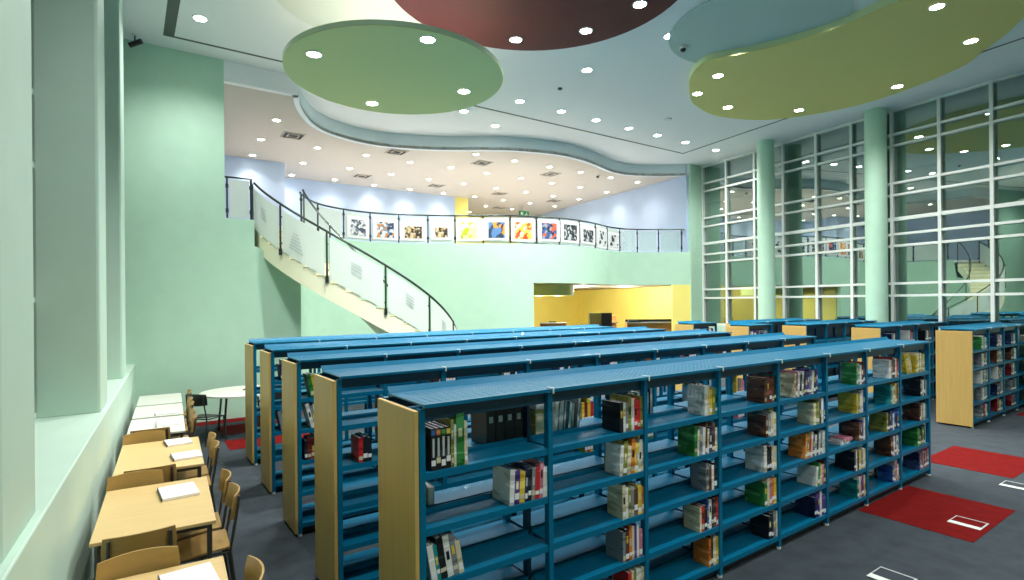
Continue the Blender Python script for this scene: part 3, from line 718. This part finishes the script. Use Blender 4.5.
for (x, y, k, w_) in ((.44, 4.85, 1, 'lower'), (.44, 5.3, 1, 'upper'), (.5, 6.55, 2, 'lower'), (.52, 6.98, 2, 'upper'), (.33, 3.32, 0, 'only'), (.46, 8.35, 3, 'lower'), (.48, 8.8, 3, 'upper'), (.52, 9.5, 4, 'lower'), (.54, 9.95, 4, 'upper'), (.6, 10.8, 5, 'only')):
    side = {'lower': 'closer to the viewer', 'upper': 'closer to the stairs', 'only': 'in the middle'}[w_]
    chair(x, y, R(90-3), 'chair on the aisle side of the %s table, %s' % (tn[k], side))
def papers(x, y, rz, l, w=.26, h=.34, pr=True):
    o = empty('paper_pad', (x, y, .741), rz, l, 'paper', 'papers lying on the reading tables')
    B('white_paper').box(-w/2, -h/2, 0, w/2, h/2, .022).build('sheets', o)
    for k in range(4): B('grey_print').box(-w/2+.03, -h/2+.05+k*.07, .0222, w/2-.04, -h/2+.056+k*.07, .0226).build('printed_line', o)
    B('steel_dark').box(-w/2-.006, -h/2, 0, -w/2, h/2, .026).build('binding', o)
papers(.33, 5.34, R(3), 'white pad of paper on the second reading table')
papers(.45, 7.27, R(4), 'white pad of paper on the third table, the farther of two', .24, .29)
papers(.48, 6.56, R(3), 'white pad of paper on the third table, the closer of two', .25, .27)
papers(.42, 8.52, R(-3), 'white pad with pale lines on the fourth table', .26, .36)
papers(.27, 3.58, R(4), 'white sheets on the table cut off by the lower edge', .26, .3)
papers(.45, 9.3, R(2), 'grey sheet at the near edge of the fifth table', .3, .1)
# round table at the far wall
o = empty('round_table', (1.68, 10.95, 0), 0, 'round white table on thin legs before the tall green wall', 'table')
B('table_white').cyl(0, 0, .715, .74, .68, 48).build('tabletop', o, smooth=True)
for a in (45, 135, 225, 315):
    B('leg_metal').tube([(.5*math.cos(R(a)), .5*math.sin(R(a)), 0), (.42*math.cos(R(a)), .42*math.sin(R(a)), .715)], .018).build('leg', o, smooth=True)
o = tag(B('steel_dark').tube([(-.06, 0, .741), (.0, .02, .765), (.06, 0, .741)], .012).build('spectacles', loc=(1.75, 11.0, 0)), 'small dark object lying on the round white table', 'small object')
ch0 = make_chair('dark_metal', 'dark_metal'); first = [True]
chair(1.06, 10.45, R(-50), 'dark green chair at the round table, wall ledge side', 'dark chairs at the round table')
chair(2.1, 10.3, R(25), 'dark green chair at the round table, bookcase side', 'dark chairs at the round table')
chair(2.3, 11.5, R(120), 'dark green chair at the round table, against the green wall', 'dark chairs at the round table')

# ------------------------------------------------------------------ staircase
SC = (4.58, 13.16); F_ = Vector((.572, .8203)); R_ = Vector((.8203, -.572))
def sp(alpha, r):
    a = R(alpha); v = R_*(math.sin(a)*r)-F_*(math.cos(a)*r)
    return (SC[0]+v.x, SC[1]+v.y)
A0, A1, STEPS = -45, 121, 24
def tz(al): return UPF-.02-(al-A0)*(UPF-.02)/(A1-A0)
st = empty('curved_staircase', (SC[0], SC[1], 0), 0, 'curved cream staircase with glass balustrade descending from the gallery', 'staircase')
def S(mb, name, smooth=False):
    o = mb.build(name, st, smooth=smooth); o.location = (-SC[0], -SC[1], 0); return o
ro, ri = 2.42, 1.32
fl = B('cream_stair'); da = (A1-A0)/STEPS; sub = 3
for i in range(STEPS):
    a0 = A0+i*da; zt = tz(a0)-.165+.165*0
    zt = UPF-.02-(i+1)*(UPF-.02)/STEPS
    for k in range(sub):
        b0 = a0+k*da/sub; b1 = a0+(k+1)*da/sub
        z0 = max(0, tz(b0)-.5); z1 = max(0, tz(b1)-.5)
        if zt <= .01: continue
        p = [sp(b0, ri), sp(b0, ro), sp(b1, ro), sp(b1, ri)]
        fl._add([(p[0][0], p[0][1], z0), (p[1][0], p[1][1], z0), (p[2][0], p[2][1], z1), (p[3][0], p[3][1], z1)]+[(q[0], q[1], zt) for q in p],
                [(0, 1, 2, 3), (4, 7, 6, 5), (0, 4, 5, 1), (1, 5, 6, 2), (2, 6, 7, 3), (3, 7, 4, 0)])
S(fl, 'flight')
tm = None
for i in range(STEPS-1):
    a0 = A0+i*da; zt = UPF-.02-(i+1)*(UPF-.02)/STEPS
    t_ = B('tread'); p = [sp(a0-.6, ri), sp(a0-.6, ro-.03), sp(a0+da/2, ro-.03), sp(a0+da, ro-.03), sp(a0+da, ri)]
    t_.prism(p, zt, zt+.02); S(t_, 'tread')
def rail_z(al): return tz(al)+.86
def arc(r, z, a0, a1, n=60): return [sp(a0+(a1-a0)*k/n, r)+(z(a0+(a1-a0)*k/n),) for k in range(n+1)]
S(B('steel_dark').tube(arc(ro-.02, rail_z, A0, A1-4, 80), .024, 10), 'handrail', True)
S(B('steel').tube(arc(ri+.02, rail_z, A0, A1-4, 60), .022, 10), 'handrail', True)
posts = [-45, -22, 2, 29, 54, 78, 100, 116]
for al in posts:
    x, y = sp(al, ro+.02); b = rail_z(al)-1.0
    m = B('steel_dark').tube([(x, y, b), (x, y, rail_z(al)-.02)], .02, 10)
    m.tube([(x, y, b-.03), (x, y, b+.1)], .035, 10)
    ox, oy = sp(al, ro-.05)
    for dz in (.22, .75): m.tube([(x, y, b+dz), (ox, oy, b+dz)], .018, 8)
    S(m, 'post', True)
for al in (-45, -10, 30, 70, 110):
    x, y = sp(al, ri); S(B('steel').tube([(x, y, tz(al)-.2), (x, y, rail_z(al)-.02)], .018, 8), 'post', True)
for i in range(len(posts)-1):
    a0, a1 = posts[i]+1.2, posts[i+1]-1.2
    n = 10; line = [sp(a0+(a1-a0)*k/n, ro+.02) for k in range(n+1)]
    z0 = [tz(a0+(a1-a0)*k/n)-.07 for k in range(n+1)]; z1 = [tz(a0+(a1-a0)*k/n)+.77 for k in range(n+1)]
    gp = S(B('frosted_glass').strip(line, .012, z0, z1), 'glass_panel')
    am = (a0+a1)/2
    # pale printed text block on each pane
    for q in range(6 if i == 1 else 4):
        wdt = (a1-a0)*(.2 if i != 1 else (.12+.045*q))
        l2 = [sp(am-(3 if i == 1 else 0)-wdt/2+wdt*k/4, ro+.034) for k in range(5)]
        cz = [tz(am-wdt/2+wdt*k/4)+.5-q*.065 for k in range(5)]
        t_ = S(B('grey_print').strip(l2, .003, cz, [c+.03 for c in cz]), 'printed_line')
        t_.parent = gp; t_.location = (0, 0, 0)
# ------------------------------------------------------------------ gallery balustrade
bl = empty('gallery_balustrade', (0, 0, UPF), 0, 'glass balustrade with steel rail along the wavy gallery edge', 'balustrade')
def G(mb, name, smooth=False):
    o = mb.build(name, bl, smooth=smooth); o.location = (0, 0, -UPF); return o
off = lambda i, d=.06: (lambda p, q: (p[0]-(q[1]-p[1])/max(1e-6, math.hypot(q[0]-p[0], q[1]-p[1]))*d, p[1]+(q[0]-p[0])/max(1e-6, math.hypot(q[0]-p[0], q[1]-p[1]))*d))(cpt(i), cpt(min(i+.6, 135.99)))
G(B('steel_dark').tube([off(i/2)+(4.87,) for i in range(20, 271)], .024, 8), 'top_rail', True)
pi = [11.13, 25.06, 35.69, 43.08, 49.89, 56.12, 63.19, 68.83, 74.85, 81.57, 87.91, 95.74, 103.7, 109.43, 115.23, 121.77, 127.89, 133.39]
for i in pi:
    x, y = off(i); G(B('steel_dark').tube([(x, y, UPF-.04), (x, y, 4.86)], .02, 8).tube([(x, y, 4.16), (x, y, 4.24)], .035, 8).tube([(x, y, 4.7), (x, y, 4.76)], .035, 8), 'post', True)
for a, b in zip(pi[:-1], pi[1:]):
    n = 8; G(B('frosted_glass' if b < 116 else 'clear_glass').strip([off(a+.5+(b-a-1)*k/n, .07) for k in range(n+1)], .01, UPF+.04, 4.82), 'glass_panel')
# short balustrade on the low wall beside the tall wall
b2 = empty('landing_balustrade', (1.6, 12.4, UPF), 0, 'short frosted glass balustrade on the wall top beside the tall wall', 'balustrade')
B('frosted_glass').box(.1, -.005, .03, .45, .005, .8).build('glass_panel', b2)
B('steel_dark').tube([(0, 0, .84), (.5, 0, .84), (.5, -.02, .0)], .022, 8).build('top_rail', b2, smooth=True)
for x in (.05, .49):
    B('steel_dark').tube([(x, 0, -.02), (x, 0, .83)], .018, 8).tube([(x, 0, .12), (x, 0, .2)], .03, 8).tube([(x, 0, .62), (x, 0, .7)], .03, 8).build('post', b2, smooth=True)
# posters fixed to the outside of the gallery glass
art('art_grey', [(210, 214, 218), (120, 130, 140), (232, 232, 230), (70, 80, 96)], 14)
art('art_navy', [(52, 70, 100), (220, 226, 230), (210, 140, 70), (120, 150, 180)], 14)
art('art_earth', [(96, 78, 60), (214, 200, 170), (180, 150, 100), (60, 50, 46)], 16)
art('art_yellow', [(232, 226, 160), (180, 190, 40), (240, 238, 200)], 8)
art('art_blue', [(40, 60, 84), (90, 130, 180), (52, 74, 96), (230, 150, 50)], 9)
art('art_orange', [(220, 84, 40), (240, 180, 90), (236, 210, 190), (200, 50, 30), (244, 200, 60)], 12)
art('art_mix', [(232, 100, 60), (60, 90, 140), (150, 160, 172), (30, 40, 60)], 12)
art('art_dark', [(50, 56, 60), (190, 196, 198), (90, 98, 104), (30, 34, 38)], 14)
art('art_white', [(226, 230, 230), (214, 218, 218), (60, 64, 66), (230, 232, 232), (224, 228, 228)], 8)
PO = [(37.47, 41.72, 4.18, 4.62, 'art_grey', 'grey and white poster on the gallery glass, first from the stairs'), (44.64, 48.8, 4.18, 4.62, 'art_navy', 'navy, white and orange poster on the gallery glass'), (51.08, 54.74, 4.18, 4.53, 'art_earth', 'brown and cream poster on the gallery glass'), (57.89, 61.32, 4.22, 4.52, 'art_earth', 'small brown poster on the gallery glass beside the pale yellow one'), (64.46, 67.89, 4.18, 4.67, 'art_yellow', 'pale yellow poster with lime top on the gallery glass'), (69.85, 73.38, 4.2, 4.67, 'art_blue', 'dark blue poster on the gallery glass beside the pale yellow one'), (75.87, 80.31, 4.17, 4.68, 'art_orange', 'red and orange poster on the gallery glass'), (82.82, 86.86, 4.2, 4.69, 'art_mix', 'blue, orange and grey poster on the gallery glass'), (89.24, 94.39, 4.2, 4.69, 'art_dark', 'large black and grey poster on the gallery glass'), (97.27, 102.2, 4.22, 4.61, 'art_dark', 'small black and grey poster on the gallery glass'), (104.7, 108.6, 4.16, 4.66, 'art_white', 'nearly blank white poster on the gallery glass'), (110.05, 114.29, 4.16, 4.6, 'art_white', 'white poster with black marks on the gallery glass, last before the windows')]
for a, b, z0, z1, m, l in PO:
    p = empty('poster', cpt((a+b)/2)+(z0,), 0, l, 'poster', 'posters on the gallery glass')
    mx_, my_ = cpt((a+b)/2)
    n = 4; mg = .95 if a < 100 else .35
    bd = B('white_paper').strip([tuple(u-v for u, v in zip(off(a-mg+(b-a+2*mg)*k/n, .025), (mx_, my_))) for k in range(n+1)], .008, -.06, min(z1+.1, 4.8)-z0).build('backing', p)
    B(m).strip([tuple(u-v for u, v in zip(off(a+(b-a)*k/n, .018), (mx_, my_))) for k in range(n+1)], .004, 0, z1-z0).build('print', p)

# ------------------------------------------------------------------ furniture in the yellow room
def lowcase(x, y, w, h, rz, l):
    o = empty('low_bookcase', (x, y, 0), rz, l, 'bookcase')
    B('grey_top').box(-.02, -.03, h-.03, w+.02, .43, h).build('top', o, bevel=.004)
    B('orange_wood').box(-.02, 0, 0, 0, .4, h-.03).build('side_panel', o); B('orange_wood').box(w, 0, 0, w+.02, .4, h-.03).build('side_panel', o)
    B('orange_wood').box(0, .38, 0, w, .4, h-.03).build('back_panel', o)
    for k in range(3): B('teal').box(0, .0, .08+k*.33, w, .38, .1+k*.33).build('shelf', o)
    return o
lowcase(12.75, 16.4, .95, 1.5, R(-35), 'low wooden bookcase with grey top under the round soffit')
lc = lowcase(15.3, 14.4, 1.95, 1.5, R(-35), 'wooden low bookcase against the yellow wall by the windows')
B('black').box(-.02, .3, 1.5, 1.97, .33, 1.6).build('top_rail', lc); B('dark_metal').prism_axis([(0, 1.5), (.5, 1.5), (.42, 1.58), (.08, 1.58)], 0, .25, Matrix.Identity(4)).build('sloped_tray', lc)
o = empty('dark_cabinet', (14.37, 15.47, 0), R(-35), 'tall olive and black cabinet standing alone in the yellow room', 'cabinet')
B('olive_cabinet').box(0, 0, 0, .45, .4, 1.85).build('body', o, bevel=.005); B('black').box(.46, -.01, 0, .86, .4, 1.85).build('door', o, bevel=.005)
B('steel').box(.5, -.03, .9, .52, -.01, 1.1).build('handle', o)
o = empty('sloped_display', (15.4, 16.1, 0), R(-35), 'stepped wooden display stand topped by a tan panel', 'display stand')
B('orange_wood').box(0, 0, 0, .75, .35, 1.72).build('body', o, bevel=.005); B('grey_top').box(-.03, -.12, 1.42, .8, 0, 1.46).build('ledge', o); B('grey_top').box(-.05, -.25, 1.15, .85, 0, 1.19).build('ledge', o)
o = empty('desk_monitor', (14.05, 17.3, 0), R(-35), 'small black monitor on a slim stand in the yellow room', 'monitor')
B('black').box(-.14, -.02, 1.3, .14, .02, 1.5).build('screen', o); B('black').box(-.03, -.01, 0, .03, .03, 1.3).build('stand', o); B('black').cyl(0, 0, 0, .03, .2, 20).build('base', o)

# ------------------------------------------------------------------ camera, world, view
cam = bpy.data.cameras.new('camera'); co = bpy.data.objects.new('camera', cam); C.objects.link(co)
cam.sensor_width = 36; cam.lens = 550/1024*36; cam.shift_y = 12/1024; cam.clip_start = .05; cam.clip_end = 200
r_ = .0088
Fv = Vector((.572, .8203, 0)).normalized(); R0 = Vector((Fv.y, -Fv.x, 0)); Z = Vector((0, 0, 1))
Rc = R0*math.cos(r_)-Z*math.sin(r_); Uc = R0*math.sin(r_)+Z*math.cos(r_)
mw = Matrix((Rc, Uc, -Fv)).transposed().to_4x4(); mw.translation = Vector((0, 0, 2.30)); co.matrix_world = mw
bpy.context.scene.camera = co
w = bpy.data.worlds.new('world'); bpy.context.scene.world = w; w.use_nodes = True
w.node_tree.nodes['Background'].inputs[0].default_value = (.05, .085, .08, 1); w.node_tree.nodes['Background'].inputs[1].default_value = .5
sc = bpy.context.scene
sc.view_settings.view_transform = 'Standard'; sc.view_settings.look = 'None'; sc.view_settings.gamma = 1
sc.view_settings.exposure = .46
try: sc.view_settings.use_curve_mapping = False
except Exception: pass
sc.cycles.use_denoising = True
sc.cycles.max_bounces = 8; sc.cycles.diffuse_bounces = 5; sc.cycles.glossy_bounces = 3; sc.cycles.transparent_max_bounces = 10
sc.cycles.sample_clamp_indirect = 6
sc.cycles.caustics_reflective = False; sc.cycles.caustics_refractive = False
